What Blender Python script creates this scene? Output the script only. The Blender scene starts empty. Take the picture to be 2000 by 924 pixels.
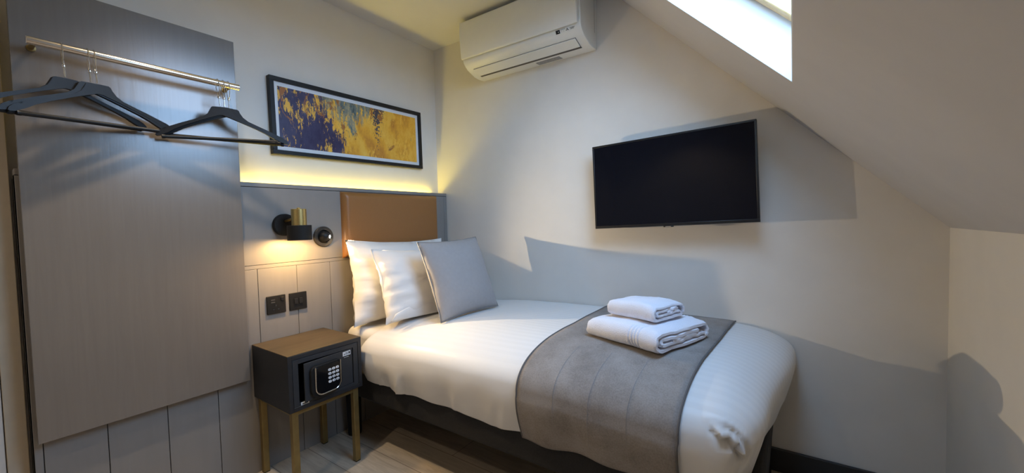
import bpy, bmesh, math, random
from mathutils import Vector, Matrix, Euler, noise
PI = math.pi
random.seed(7)
sc = bpy.context.scene
COL = sc.collection

# ------------------------------------------------------------------ materials
def lin(c):
    return tuple((v/255/12.92 if v/255 <= .04045 else ((v/255+.055)/1.055)**2.4) for v in c)

def new_mat(name):
    m = bpy.data.materials.new(name); m.use_nodes = True
    nt = m.node_tree
    return m, nt, nt.nodes['Principled BSDF']

def N(nt, t, **kw):
    n = nt.nodes.new(t)
    for k, v in kw.items():
        if k in n.inputs: n.inputs[k].default_value = v
        else: setattr(n, k, v)
    return n

def mapped(nt, scale=(1, 1, 1), rot=(0, 0, 0)):
    tc = N(nt, 'ShaderNodeTexCoord'); mp = N(nt, 'ShaderNodeMapping')
    mp.inputs['Scale'].default_value = scale; mp.inputs['Rotation'].default_value = rot
    nt.links.new(tc.outputs['Object'], mp.inputs['Vector'])
    return mp.outputs['Vector']

def ramp(nt, fac, stops, interp='LINEAR'):
    r = N(nt, 'ShaderNodeValToRGB'); r.color_ramp.interpolation = interp
    el = r.color_ramp.elements
    while len(el) < len(stops): el.new(.5)
    for e, (p, c) in zip(el, stops):
        e.position = p; e.color = (*c, 1) if len(c) == 3 else c
    nt.links.new(fac, r.inputs['Fac'])
    return r.outputs['Color']

def bump(nt, b, h, strength=.2, dist=.01):
    n = N(nt, 'ShaderNodeBump', Strength=strength, Distance=dist)
    nt.links.new(h, n.inputs['Height']); nt.links.new(n.outputs['Normal'], b.inputs['Normal'])

def plain(name, col, rough=.5, metal=0, spec=.5, var=.06, vscale=30, bumps=0, coat=0):
    """principled surface with a little procedural variation"""
    m, nt, b = new_mat(name)
    v = mapped(nt)
    nz = N(nt, 'ShaderNodeTexNoise', Scale=vscale, Detail=4.0)
    nt.links.new(v, nz.inputs['Vector'])
    lo = tuple(c*(1-var) for c in col); hi = tuple(min(1, c*(1+var)) for c in col)
    c = ramp(nt, nz.outputs['Fac'], [(.3, lo), (.7, hi)])
    nt.links.new(c, b.inputs['Base Color'])
    b.inputs['Roughness'].default_value = rough; b.inputs['Metallic'].default_value = metal
    b.inputs['Specular IOR Level'].default_value = spec
    if coat: b.inputs['Coat Weight'].default_value = coat
    if bumps: bump(nt, b, nz.outputs['Fac'], bumps, .002)
    return m

def wood(name, c0, c1, scale=(3, 40, 40), rough=.5, spec=.4, bumps=.1):
    m, nt, b = new_mat(name)
    v = mapped(nt, scale)
    n1 = N(nt, 'ShaderNodeTexNoise', Scale=1.0, Detail=6.0, Roughness=.6, Distortion=.6)
    nt.links.new(v, n1.inputs['Vector'])
    c = ramp(nt, n1.outputs['Fac'], [(.3, c0), (.7, c1)])
    nt.links.new(c, b.inputs['Base Color'])
    b.inputs['Roughness'].default_value = rough; b.inputs['Specular IOR Level'].default_value = spec
    if bumps: bump(nt, b, n1.outputs['Fac'], bumps, .002)
    return m

def emit(name, col, strength):
    m, nt, b = new_mat(name)
    b.inputs['Base Color'].default_value = (*col, 1)
    b.inputs['Emission Color'].default_value = (*col, 1)
    b.inputs['Emission Strength'].default_value = strength
    return m

M = {}
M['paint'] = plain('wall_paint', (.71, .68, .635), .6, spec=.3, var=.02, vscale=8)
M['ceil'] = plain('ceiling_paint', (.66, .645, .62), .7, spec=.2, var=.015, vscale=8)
M['slope'] = plain('wall_paint_shaded', (.53, .515, .51), .65, spec=.25, var=.02, vscale=8)  # same paint as the walls, with the slope's shade darkened into the colour
M['reveal'] = plain('reveal_paint', (.72, .75, .76), .6, spec=.25, var=.01)
M['cream'] = plain('cream_trim', (.50, .43, .33), .5, var=.03)
M['door'] = plain('door_white', (.62, .60, .57), .4, var=.02)
M['clad'] = wood('taupe_panel', (.232, .214, .198), (.246, .228, .212), (30, 30, 3.0), .42, .45, .03)
M['board'] = wood('taupe_board', (.172, .149, .128), (.186, .162, .140), (70, 70, 3.5), .23, .8, .10)
M['groove'] = plain('groove_dark', (.02, .018, .016), .8)
M['leather'] = plain('tan_leather', (.30, .128, .036), .38, spec=.5, var=.06, vscale=300, bumps=.15)
M['black'] = plain('satin_black', (.009, .009, .010), .5, var=.1, spec=.35)
M['blackmat'] = plain('matt_black', (.009, .009, .0095), .6, var=.1, spec=.25)
M['hanger'] = plain('hanger_black', (.0065, .007, .0085), .45, var=.1, spec=.3)
M['brass'] = plain('brushed_brass', (.64, .49, .20), .32, 1.0, var=.05, vscale=80)
M['antique'] = plain('antique_brass_legs', (.29, .21, .082), .42, .75, var=.12, vscale=25)
M['chrome'] = plain('polished_steel', (.75, .74, .72), .16, 1.0, var=.02)
M['rail'] = plain('brushed_steel', (.72, .66, .58), .2, 1.0, var=.04, vscale=200)
M['acwhite'] = plain('ac_plastic', (.74, .735, .70), .32, var=.01, spec=.45)
M['acgrey'] = plain('ac_shadow_grey', (.085, .072, .06), .6)
M['label'] = plain('grey_sticker', (.27, .265, .27), .5, var=.5, vscale=260)
M['ink'] = plain('dark_ink', (.02, .02, .022), .5)
M['white'] = plain('white_print', (.75, .76, .78), .4, var=.02)
M['screen'] = plain('tv_glass', (.004, .0045, .008), .08, spec=.22, var=.0)
M['bezel'] = plain('tv_bezel', (.006, .006, .007), .35)
M['safe'] = plain('safe_grey', (.026, .028, .032), .5, var=.12, vscale=500, bumps=.12)
M['cab'] = plain('cabinet_black', (.016, .0165, .019), .5, var=.15, vscale=40)
M['gloss'] = plain('gloss_black', (.006, .006, .007), .12, var=.0)
M['walnut'] = wood('walnut_top', (.050, .036, .019), (.098, .070, .037), (50, 4, 50), .45, .4, .08)
M['base'] = plain('charcoal_upholstery', (.013, .0125, .013), .85, var=.25, vscale=160, bumps=.25)
M['skirting'] = plain('charcoal_skirting', (.026, .025, .026), .42, var=.08)
M['linen'] = plain('white_sheet', (.70, .69, .675), .7, var=.02, vscale=12, spec=.2)
M['pillow'] = plain('white_cotton', (.72, .71, .70), .65, var=.015, vscale=14, bumps=.05, spec=.25)
M['cushion'] = plain('grey_velvet', (.35, .328, .322), .8, var=.025, vscale=60, bumps=.08, spec=.2)
M['pine'] = wood('pine_frame', (.62, .45, .22), (.74, .58, .33), (6, 40, 40), .4, .4, .02)
M['bulb'] = emit('warm_bulb', (1, .72, .38), 18)
M['led'] = emit('reading_led', (1, .93, .82), 60)
M['strip'] = emit('led_tape', (1, .78, .22), 4)
M['shade_in'] = plain('shade_inner', (.7, .66, .6), .5)
M['dlens'] = emit('downlight_lens', (1, .85, .62), 6)

# duvet : sateen stripe running along the bed
m, nt, b = new_mat('striped_sateen'); v = mapped(nt)
sx = N(nt, 'ShaderNodeSeparateXYZ'); nt.links.new(v, sx.inputs[0])
mu = N(nt, 'ShaderNodeMath', operation='MULTIPLY'); mu.inputs[1].default_value = 2*PI/.036
nt.links.new(sx.outputs['Y'], mu.inputs[0])
si = N(nt, 'ShaderNodeMath', operation='SINE'); nt.links.new(mu.outputs[0], si.inputs[0])
ma = N(nt, 'ShaderNodeMapRange'); ma.inputs[1].default_value = -.35; ma.inputs[2].default_value = .35
nt.links.new(si.outputs[0], ma.inputs[0])
nt.links.new(ramp(nt, ma.outputs[0], [(0, (.705, .70, .69)), (1, (.725, .72, .71))]), b.inputs['Base Color'])
nt.links.new(ramp(nt, ma.outputs[0], [(0, (.62,)*3), (1, (.46,)*3)]), b.inputs['Roughness'])
nz = N(nt, 'ShaderNodeTexNoise', Scale=9.0, Detail=3.0); nt.links.new(v, nz.inputs['Vector'])
bump(nt, b, nz.outputs['Fac'], .12, .01)
M['duvet'] = m

# runner : mottled grey-brown suede
m, nt, b = new_mat('grey_suede'); v = mapped(nt)
n1 = N(nt, 'ShaderNodeTexNoise', Scale=7.0, Detail=5.0, Roughness=.6); n2 = N(nt, 'ShaderNodeTexNoise', Scale=220.0, Detail=2.0)
nt.links.new(v, n1.inputs['Vector']); nt.links.new(v, n2.inputs['Vector'])
mx = N(nt, 'ShaderNodeMix', data_type='FLOAT'); mx.inputs[0].default_value = .35
nt.links.new(n1.outputs['Fac'], mx.inputs[2]); nt.links.new(n2.outputs['Fac'], mx.inputs[3])
nt.links.new(ramp(nt, mx.outputs[0], [(.36, (.205, .182, .166)), (.62, (.315, .288, .268))]), b.inputs['Base Color'])
b.inputs['Roughness'].default_value = .9; b.inputs['Specular IOR Level'].default_value = .15
bump(nt, b, n2.outputs['Fac'], .2, .001)
M['suede'] = m

# towels : white terry
m, nt, b = new_mat('terry'); v = mapped(nt)
n2 = N(nt, 'ShaderNodeTexNoise', Scale=420.0, Detail=3.0); nt.links.new(v, n2.inputs['Vector'])
nt.links.new(ramp(nt, n2.outputs['Fac'], [(.3, (.76, .76, .82)), (.7, (.85, .85, .91))]), b.inputs['Base Color'])
b.inputs['Roughness'].default_value = .95; b.inputs['Specular IOR Level'].default_value = .1
bump(nt, b, n2.outputs['Fac'], .7, .004)
M['terry'] = m

# floor : pale oak planks
m, nt, b = new_mat('oak_planks'); v = mapped(nt)
br = N(nt, 'ShaderNodeTexBrick', Scale=1.0); br.offset = .37
br.inputs['Brick Width'].default_value = 1.22; br.inputs['Row Height'].default_value = .18
br.inputs['Mortar Size'].default_value = .0015; br.inputs['Mortar Smooth'].default_value = .3
br.inputs['Color1'].default_value = (.42, .345, .26, 1); br.inputs['Color2'].default_value = (.50, .42, .325, 1)
br.inputs['Mortar'].default_value = (.12, .09, .065, 1)
nt.links.new(v, br.inputs['Vector'])
v2 = mapped(nt, (3.5, 34, 10)); n1 = N(nt, 'ShaderNodeTexNoise', Scale=1.0, Detail=6.0, Roughness=.65, Distortion=1.2)
nt.links.new(v2, n1.inputs['Vector'])
mm = N(nt, 'ShaderNodeMix', data_type='RGBA', blend_type='MULTIPLY'); mm.inputs[0].default_value = .75
nt.links.new(br.outputs['Color'], mm.inputs[6])
nt.links.new(ramp(nt, n1.outputs['Fac'], [(.3, (.62, .6, .58)), (.6, (1, 1, 1))]), mm.inputs[7])
nt.links.new(mm.outputs[2], b.inputs['Base Color'])
b.inputs['Roughness'].default_value = .45; bump(nt, b, n1.outputs['Fac'], .08, .002)
M['floor'] = m

# abstract print : indigo at the left breaking into ochre and gold
m, nt, b = new_mat('abstract_paint'); v = mapped(nt)     # local: Y along the picture, Z up
sx = N(nt, 'ShaderNodeSeparateXYZ'); nt.links.new(v, sx.inputs[0])
def mathn(op, a, bb):
    n = N(nt, 'ShaderNodeMath', operation=op)
    for i, q in enumerate((a, bb)):
        if isinstance(q, (int, float)): n.inputs[i].default_value = q
        else: nt.links.new(q, n.inputs[i])
    return n.outputs[0]
def nzn(scale, sv=(1, 1, 1), det=5, rgh=.6, dist=0):
    n = N(nt, 'ShaderNodeTexNoise', Scale=scale, Detail=float(det), Roughness=rgh, Distortion=dist)
    nt.links.new(mapped(nt, sv), n.inputs['Vector']); return n.outputs['Fac']
u = mathn('DIVIDE', mathn('ADD', sx.outputs['Y'], .445), .89)            # 0..1 along
streak = nzn(9, (1, 1.6, .5), 6, .75, .3); fine = nzn(38, (1, 1.0, .35), 6, .8)
patch = nzn(6.5, (1, 1, 1.0), 4, .55, .5)
gold = ramp(nt, nzn(7, (1, 1.1, .6), 6, .7), [(.33, (.50, .19, .025)), (.5, (.78, .38, .03)), (.68, (.88, .56, .10))])
indigo = ramp(nt, nzn(12, (1, 1, .5), 6, .7), [(.38, (.024, .018, .065)), (.6, (.05, .045, .11)), (.75, (.16, .20, .22))])
def mixc(f, a, c):
    n = N(nt, 'ShaderNodeMix', data_type='RGBA'); nt.links.new(f, n.inputs[0])
    for i, q in ((6, a), (7, c)):
        if isinstance(q, tuple): n.inputs[i].default_value = (*q, 1)
        else: nt.links.new(q, n.inputs[i])
    return n.outputs[2]
edge = mathn('ADD', u, mathn('MULTIPLY', mathn('SUBTRACT', streak, .5), .9))
f1 = ramp(nt, edge, [(.34, (0, 0, 0)), (.38, (1, 1, 1))])
c1 = mixc(f1, indigo, gold)
zz = sx.outputs['Z']
# weathered blue grey drips in the upper middle
mid = mathn('ABSOLUTE', mathn('SUBTRACT', u, .43), 0.0)
drip = mathn('ADD', mathn('MULTIPLY', nzn(11, (1, 1.7, .35), 6, .75, .4), 1.0), mathn('SUBTRACT', mathn('MULTIPLY', zz, 1.5), mathn('MULTIPLY', mid, 1.6)))
teal = ramp(nt, nzn(16, (1, 1.3, .5), 6, .7), [(.38, (.03, .05, .07)), (.5, (.13, .17, .16)), (.62, (.40, .34, .20))])
f5 = ramp(nt, drip, [(.43, (0, 0, 0)), (.5, (1, 1, 1))])
c2a = mixc(f5, c1, teal)
# gold flecks dragged over the indigo
f2 = ramp(nt, mathn('ADD', fine, mathn('MULTIPLY', patch, .45)), [(.78, (0, 0, 0)), (.80, (1, 1, 1))])
c2 = mixc(f2, c2a, (.84, .47, .06))
spk = N(nt, 'ShaderNodeTexVoronoi', Scale=120.0); nt.links.new(mapped(nt, (1, 1, .8)), spk.inputs['Vector'])
band = mathn('ABSOLUTE', mathn('SUBTRACT', u, .655), 0.0)
f3 = ramp(nt, mathn('ADD', mathn('MULTIPLY', band, 7.0), mathn('ADD', mathn('MULTIPLY', spk.outputs['Distance'], .75), mathn('ADD', mathn('MULTIPLY', nzn(8, (1, 2.0, .5), 5, .7), .5), mathn('MULTIPLY', zz, -1.9)))), [(.62, (1, 1, 1)), (.68, (0, 0, 0))])
c3 = mixc(f3, c2, (.05, .05, .075))
f4 = ramp(nt, nzn(13, (1, 1.5, .6), 6, .75, .4), [(.655, (0, 0, 0)), (.685, (1, 1, 1))])
c4 = mixc(f4, c3, (.14, .20, .13))
f6 = ramp(nt, nzn(6, (1, 1.4, .8), 5, .7, .6), [(.60, (0, 0, 0)), (.64, (1, 1, 1))])
c4 = mixc(f6, c4, (.36, .13, .03))
nt.links.new(c4, b.inputs['Base Color']); b.inputs['Roughness'].default_value = .35
M['art'] = m

# pane of the roof window
m, nt, b = new_mat('roof_glass')
tr = N(nt, 'ShaderNodeBsdfTransparent'); tr.inputs[0].default_value = (.96, .98, 1, 1)
gl = N(nt, 'ShaderNodeBsdfGlossy', Roughness=.02); mxs = N(nt, 'ShaderNodeMixShader'); mxs.inputs[0].default_value = .06
nt.links.new(tr.outputs[0], mxs.inputs[1]); nt.links.new(gl.outputs[0], mxs.inputs[2])
nt.links.new(mxs.outputs[0], nt.nodes['Material Output'].inputs['Surface'])
M['glass'] = m

# ------------------------------------------------------------------ helpers
BASE = {}      # object name -> world offset its mesh data are relative to
def thing(name, label, cat, loc=(0, 0, 0), rot=(0, 0, 0), group=None, local=False):
    o = bpy.data.objects.new(name, None); COL.objects.link(o)
    o.empty_display_size = .1
    o.location = loc; o.rotation_euler = rot
    o['label'] = label; o['category'] = cat
    if group: o['group'] = group
    BASE[o.name] = Vector((0, 0, 0)) if local else Vector(loc)
    return o

def tag(o, label, cat, group=None):
    o['label'] = label; o['category'] = cat
    if group: o['group'] = group
    return o

def obj(name, bm, mat, parent=None, bevel=0, seg=2, smooth=False, origin=None, sub=0, label=None, solid=0, auto=35):
    off = Vector(origin) if origin else (BASE[parent.name] if parent else Vector((0, 0, 0)))
    bmesh.ops.recalc_face_normals(bm, faces=bm.faces[:])
    if off.length: bmesh.ops.translate(bm, verts=bm.verts[:], vec=-off)
    me = bpy.data.meshes.new(name); bm.to_mesh(me); bm.free()
    for mm_ in (mat if isinstance(mat, (list, tuple)) else [mat]): me.materials.append(mm_)
    o = bpy.data.objects.new(name, me); COL.objects.link(o)
    if parent: o.parent = parent; BASE[o.name] = off
    else:
        o.location = off; BASE[o.name] = off
    if smooth:
        me.shade_smooth()
        if auto: me.set_sharp_from_angle(angle=math.radians(auto))
    if solid:
        md = o.modifiers.new('solid', 'SOLIDIFY'); md.thickness = solid; md.offset = 0
    if bevel:
        md = o.modifiers.new('bevel', 'BEVEL'); md.width = bevel; md.segments = seg; md.limit_method = 'ANGLE'
        md.angle_limit = math.radians(40)
        me.shade_smooth(); me.set_sharp_from_angle(angle=math.radians(50))
    if sub:
        md = o.modifiers.new('sub', 'SUBSURF'); md.levels = sub; md.render_levels = sub
    if label: o['label'] = label
    return o

def struct(name, bm, mat, **kw):
    o = obj(name, bm, mat, **kw); o['kind'] = 'structure'; return o

def B(): return bmesh.new()

def box(bm, x0, x1, y0, y1, z0, z1, f=None):
    vs = [Vector((x, y, z)) for z in (z0, z1) for y in (y0, y1) for x in (x0, x1)]
    if f: vs = [Vector(f(*v)) for v in vs]
    v = [bm.verts.new(p) for p in vs]
    for q in ((0, 1, 3, 2), (4, 6, 7, 5), (0, 4, 5, 1), (2, 3, 7, 6), (0, 2, 6, 4), (1, 5, 7, 3)):
        bm.faces.new([v[i] for i in q])
    return bm

def frame_axes(d):
    d = Vector(d).normalized()
    a = Vector((0, 0, 1)) if abs(d.z) < .9 else Vector((1, 0, 0))
    u = d.cross(a).normalized(); return u, d.cross(u).normalized()

def lathe(bm, origin, axis, prof, n=40, cap=True):
    """prof: list of (distance along axis, radius)"""
    o = Vector(origin); d = Vector(axis).normalized(); u, w = frame_axes(d)
    rings = []
    for t, r in prof:
        if r < 1e-6: rings.append([bm.verts.new(o+d*t)])
        else: rings.append([bm.verts.new(o+d*t+(u*math.cos(2*PI*k/n)+w*math.sin(2*PI*k/n))*r) for k in range(n)])
    for a, b_ in zip(rings, rings[1:]):
        for k in range(n):
            q = [a[k % len(a)], a[(k+1) % len(a)], b_[(k+1) % len(b_)], b_[k % len(b_)]]
            q2 = []
            for e in q:
                if e not in q2: q2.append(e)
            if len(q2) > 2: bm.faces.new(q2)
    if cap:
        for r in (rings[0], rings[-1]):
            if len(r) > 2: bm.faces.new(r)
    return bm

def cyl(bm, p0, p1, r, n=24):
    p0 = Vector(p0); p1 = Vector(p1)
    return lathe(bm, p0, p1-p0, [(0, r), ((p1-p0).length, r)], n)

def tube(bm, pts, r, n=8, closed=False):
    pts = [Vector(p) for p in pts]; m_ = len(pts); rings = []
    prev = None
    for i, p in enumerate(pts):
        a = pts[(i-1) % m_] if (closed or i) else p; c = pts[(i+1) % m_] if (closed or i < m_-1) else p
        d = (c-a).normalized()
        if prev is None: u, w = frame_axes(d)
        else:
            u = (prev-d*prev.dot(d)).normalized(); w = d.cross(u)
        prev = u
        rr = r(i/(m_-1)) if callable(r) else r
        rings.append([bm.verts.new(p+(u*math.cos(2*PI*k/n)+w*math.sin(2*PI*k/n))*rr) for k in range(n)])
    for i in range(m_ if closed else m_-1):
        a = rings[i]; c = rings[(i+1) % m_]
        for k in range(n): bm.faces.new([a[k], a[(k+1) % n], c[(k+1) % n], c[k]])
    if not closed:
        bm.faces.new(rings[0]); bm.faces.new(rings[-1])
    return bm

def prism(bm, poly, h0, h1, f):
    """extrude 2-D polygon between h0 and h1; f(a,b,h) -> world"""
    A = [bm.verts.new(Vector(f(a, c, h0))) for a, c in poly]; D = [bm.verts.new(Vector(f(a, c, h1))) for a, c in poly]
    n = len(poly)
    for i in range(n): bm.faces.new([A[i], A[(i+1) % n], D[(i+1) % n], D[i]])
    bm.faces.new(A); bm.faces.new(D)
    return bm

def grid(bm, nu, nv, f):
    V = [[bm.verts.new(Vector(f(i/nu, j/nv))) for j in range(nv+1)] for i in range(nu+1)]
    for i in range(nu):
        for j in range(nv): bm.faces.new([V[i][j], V[i+1][j], V[i+1][j+1], V[i][j+1]])
    return V

def text_bm(s, size, f, depth=.0006, align='CENTER'):
    cu = bpy.data.curves.new('t', 'FONT'); cu.body = s; cu.size = size; cu.extrude = depth/2
    cu.align_x = align; cu.align_y = 'CENTER'; cu.resolution_u = 2
    o = bpy.data.objects.new('t', cu); COL.objects.link(o)
    me = bpy.data.meshes.new_from_object(o.evaluated_get(bpy.context.evaluated_depsgraph_get()))
    bm = B(); bm.from_mesh(me)
    for v in bm.verts: v.co = Vector(f(v.co.x, v.co.y, v.co.z))
    bpy.data.objects.remove(o); bpy.data.curves.remove(cu); bpy.data.meshes.remove(me)
    return bm

def copy_tree(o, parent=None):
    c = o.copy(); COL.objects.link(c); c.parent = parent
    for ch in [x for x in bpy.data.objects if x.parent == o]: copy_tree(ch, c)
    return c

def nz3(p, s, seed=0): return noise.noise(Vector((p[0]*s+seed, p[1]*s+seed*1.7, p[2]*s-seed)))

# ------------------------------------------------------------------ room shell
W, H, SZ, YF = 2.624, 2.41, 1.093, -3.3
XT = W-(H-SZ)
R2 = math.sqrt(.5)
def slope(s, y, n): return (W-s*R2+n*R2, y, SZ+s*R2+n*R2)
struct('floor', box(B(), -.12, W+.12, YF-.12, .12, -.1, 0), M['floor'])
struct('ceiling', box(B(), -.12, XT+.06, YF-.12, .12, H, H+.1), M['ceil'])
struct('wall_left', box(B(), -.12, 0, YF-.12, .12, 0, H), M['paint'])
prof = [(0, 0), (W, 0), (W, SZ), (XT, H), (0, H)]
struct('wall_back', prism(B(), prof, 0, .12, lambda a, c, h: (a, h, c)), M['paint'])
struct('wall_front', prism(B(), prof, YF-.12, YF, lambda a, c, h: (a, h, c)), M['paint'])
struct('wall_right', box(B(), W, W+.12, YF-.12, .12, 0, SZ+.05), M['paint'])
SL = (W-XT)/R2
s0, s1, ya, yb = (W-2.149)/R2, (W-2.149)/R2+.98, -1.36, -.577
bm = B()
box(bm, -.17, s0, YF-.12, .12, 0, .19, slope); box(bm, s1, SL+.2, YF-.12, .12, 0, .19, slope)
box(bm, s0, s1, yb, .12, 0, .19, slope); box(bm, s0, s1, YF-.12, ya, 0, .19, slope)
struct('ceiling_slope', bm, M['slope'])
# white plaster lining of the skylight opening
bm = B(); t = .004
box(bm, s0, s1, yb-t, yb-.0001, .0005, .188, slope); box(bm, s0, s1, ya+.0001, ya+t, .0005, .188, slope)
box(bm, s0+.0001, s0+t, ya+t, yb-t, .0005, .188, slope); box(bm, s1-t, s1-.0001, ya+t, yb-t, .0005, .188, slope)
struct('trim_1', bm, M['reveal'])
bm = B(); fw = .045; n0, n1 = .128, .187
box(bm, s0+.005, s0+.005+fw, ya+.005, yb-.005, n0, n1, slope); box(bm, s1-.005-fw, s1-.005, ya+.005, yb-.005, n0, n1, slope)
box(bm, s0+.005+fw, s1-.005-fw, ya+.005, ya+.005+fw, n0, n1, slope); box(bm, s0+.005+fw, s1-.005-fw, yb-.005-fw, yb-.005, n0, n1, slope)
win = struct('window_1', bm, M['pine'], bevel=.004)
obj('window_pane', box(B(), s0+.045, s1-.045, ya+.045, yb-.045, .158, .166, slope), M['glass'], win)
# skirting
struct('baseboard_back', box(B(), .09, W-.0005, -.016, -.0005, 0, .104), M['skirting'], bevel=.003)
struct('baseboard_right', box(B(), W-.016, W-.0005, YF+.001, -.017, 0, .104), M['skirting'], bevel=.003)
# cream door lining and white door at the extreme left
struct('trim_2', box(B(), .0005, .030, -2.035, -1.988, 0, 2.2), M['cream'], bevel=.002)
struct('door_1', box(B(), .0005, .024, -2.85, -2.037, 0, 2.2), M['door'], bevel=.002)

# ------------------------------------------------------------------ headboard wall panelling
HX = .085
hp = thing('headboard_panelling', 'taupe grey panelled headboard wall with a tan leather pad and glowing strip light on top', 'headboard', (.04, -.99, 0))
zt = 1.367
bm = B()
box(bm, .030, HX, -1.981, -.001, zt-.020, zt)
obj('top_rail', bm, M['clad'], hp, bevel=.0015)
bm = B()
box(bm, .040, HX-.003, -1.981, -.001, .3, zt-.020)
box(bm, .001, .030, -1.981, -.001, 0.0, 1.339)
obj('backing', bm, M['groove'], hp)
bm = B()
box(bm, .045, HX, -1.9598, -.031, .979, zt-.0225)
obj('upper_panel', bm, M['clad'], hp, bevel=.001)
obj('end_stile', box(B(), .031, HX, -1.981, -1.9622, 0, zt-.0225), M['clad'], hp, bevel=.0008)
obj('end_stile', box(B(), .045, HX, -.029, -.001, .979, zt-.0225), M['clad'], hp, bevel=.001)
obj('middle_rail', box(B(), .045, HX, -1.9598, -.001, .9605, .9770), M['clad'], hp, bevel=.0008)
ys = [-1.961, -1.806, -1.633, -1.459, -1.278, -1.096, -.917, -.735, -.555, -.375, -.195, -.001]
for a, c in zip(ys, ys[1:]):
    obj('board', box(B(), .031, HX, a+.0012, c-.0012, 0, .9590), M['clad'], hp, bevel=.0008)
# leather pad with softly domed front
def pad_f(u, v):
    y = -.840+u*.728; z = .973+v*.370
    e = min(u*.728, (1-u)*.728, v*.37, (1-v)*.37)
    x = HX+.004+.030*(1-max(0, 1-e/.035)**2.5)
    return (x, y, z)
bm = B(); V = grid(bm, 70, 44, pad_f)
edge = [V[i][0] for i in range(71)]+[V[70][j] for j in range(1, 45)]+[V[i][44] for i in range(69, -1, -1)]+[V[0][j] for j in range(43, 0, -1)]
back = [bm.verts.new((HX+.0003, v.co.y, v.co.z)) for v in edge]
for i in range(len(edge)): bm.faces.new([edge[i], back[i], back[(i+1) % len(edge)], edge[(i+1) % len(edge)]])
bm.faces.new(back)
obj('leather_pad', bm, M['leather'], hp, smooth=True, label='tan brown leather headboard pad')
obj('led_strip', box(B(), .006, .026, -1.33, -.085, 1.340, 1.350), M['strip'], hp, label='glowing yellow strip light')

# wardrobe board
tag(obj('wardrobe_board', box(B(), HX+.012, HX+.034, -1.9735, -1.343, .459, 1.978), M['board'], bevel=.001, origin=(HX+.01, -1.65, .459)),
    'tall taupe wood board behind the clothes rail and hangers', 'wall board')

# hanging rail
RX, RZ = .200, 1.757
hr = thing('hanging_rail', 'brushed steel clothes rail fixed across the taupe board', 'clothes rail', (RX, -1.65, RZ))
bm = B(); cyl(bm, (RX, -1.948, RZ), (RX, -1.362, RZ), .0125, 32)
obj('rail', bm, M['rail'], hr, smooth=True, bevel=.0015)
for y in (-1.930, -1.388):
    bm = B(); lathe(bm, (HX+.0341, y, RZ), (1, 0, 0), [(0, .011), (.004, .011), (.005, .0065), (RX-HX-.045, .0065)], 28)
    obj('bracket', bm, M['antique'], hr, smooth=True)

# ------------------------------------------------------------------ coat hangers
half = [(0, 0), (.026, -.001), (.031, -.005), (.036, -.018), (.045, -.032), (.062, -.046), (.092, -.0595), (.130, -.0755), (.160, -.0895), (.176, -.097), (.178, -.103), (.183, -.104), (.185, -.101),
        (.197, -.109), (.205, -.118), (.208, -.127), (.204, -.1305), (.194, -.129)]
und = [(.172, -.1165), (.150, -.1010), (.120, -.0845), (.085, -.0680), (.050, -.0520), (.022, -.0400), (.008, -.0345), (0, -.0335)]
top = half+und
top = [(a*1.034, c) for a, c in top]
poly = top+[(-a, c) for a, c in reversed(top[1:-1])]
def make_hanger(label):
    h = thing('coat_hanger', label, 'hanger', local=True, group='black hangers on the clothes rail')
    dz = -.098
    bm = B(); prism(bm, poly, -.0062, .0062, lambda a, c, t: (a, t, c+dz))
    bmesh.ops.triangulate(bm, faces=[f for f in bm.faces if len(f.verts) > 4])
    obj('hanger_body', bm, M['hanger'], h, bevel=.003, seg=2)
    bm = B(); lathe(bm, (-.198, 0, dz-.1320), (1, 0, 0), [(0, .003), (.001, .0082), (.010, .0082), (.012, .0070), (.384, .0070), (.386, .0082), (.395, .0082), (.396, .003)], 16)
    obj('trouser_bar', bm, M['hanger'], h, smooth=True)
    bm = B(); cyl(bm, (0, 0, -.060), (0, 0, dz+.004), .0022, 10)
    lathe(bm, (0, 0, -.064), (0, 0, 1), [(0, 0), (.001, .0045), (.005, .0055), (.010, .0045), (.011, 0)], 14)
    obj('stem', bm, M['chrome'], h, smooth=True)
    return h
def ring_for(h, yaw):
    # loop stays square to the rail whatever way the hanger has swivelled
    bm = B(); pts = []
    for k in range(28):
        a = 2*PI*k/28
        lx, lz = .0178*math.cos(a)*(1 if math.sin(a) > -.2 else .8), -.0205+.037*math.sin(a)
        # ring plane is world XZ: rotate by -yaw into the hanger's frame
        pts.append((lx*math.cos(-yaw), lx*math.sin(-yaw), lz))
    tube(bm, pts, .0013, 8, True)
    obj('hook_ring', bm, M['chrome'], h, smooth=True)
hang = [  # y on rail, swivel of the plane from the rail direction (deg), roll, label
    (-1.873, -17, 2.4, 'black hanger nearest the door edge, leftmost on the rail'),
    (-1.814, -13, 2.3, 'black hanger in the middle of the left three, half hidden between its neighbours'),
    (-1.799, -14, 2.6, 'black hanger frontmost of the left three, its whole left arm in view'),
    (-1.441, 13, 3.2, 'black hanger rearmost of the right three, mostly hidden by the others'),
    (-1.422, 14.5, 1.6, 'black hanger frontmost of the right three, below the rail end'),
    (-1.403, 13.5, .5, 'black hanger at the very right end of the rail, tip over the picture')]
proto = None
protos = []
for i, (y, a, ro, lb) in enumerate(hang):
    if proto is None: proto = make_hanger(lb); o = proto
    else:
        o = copy_tree(proto); o['label'] = lb; BASE[o.name] = Vector((0, 0, 0))
    yaw = PI/2-math.radians(a)
    o.location = (RX, y, RZ); o.rotation_euler = (0, math.radians(-ro), yaw)
    protos.append((o, yaw))
for o, yaw in protos: ring_for(o, yaw)

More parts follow.
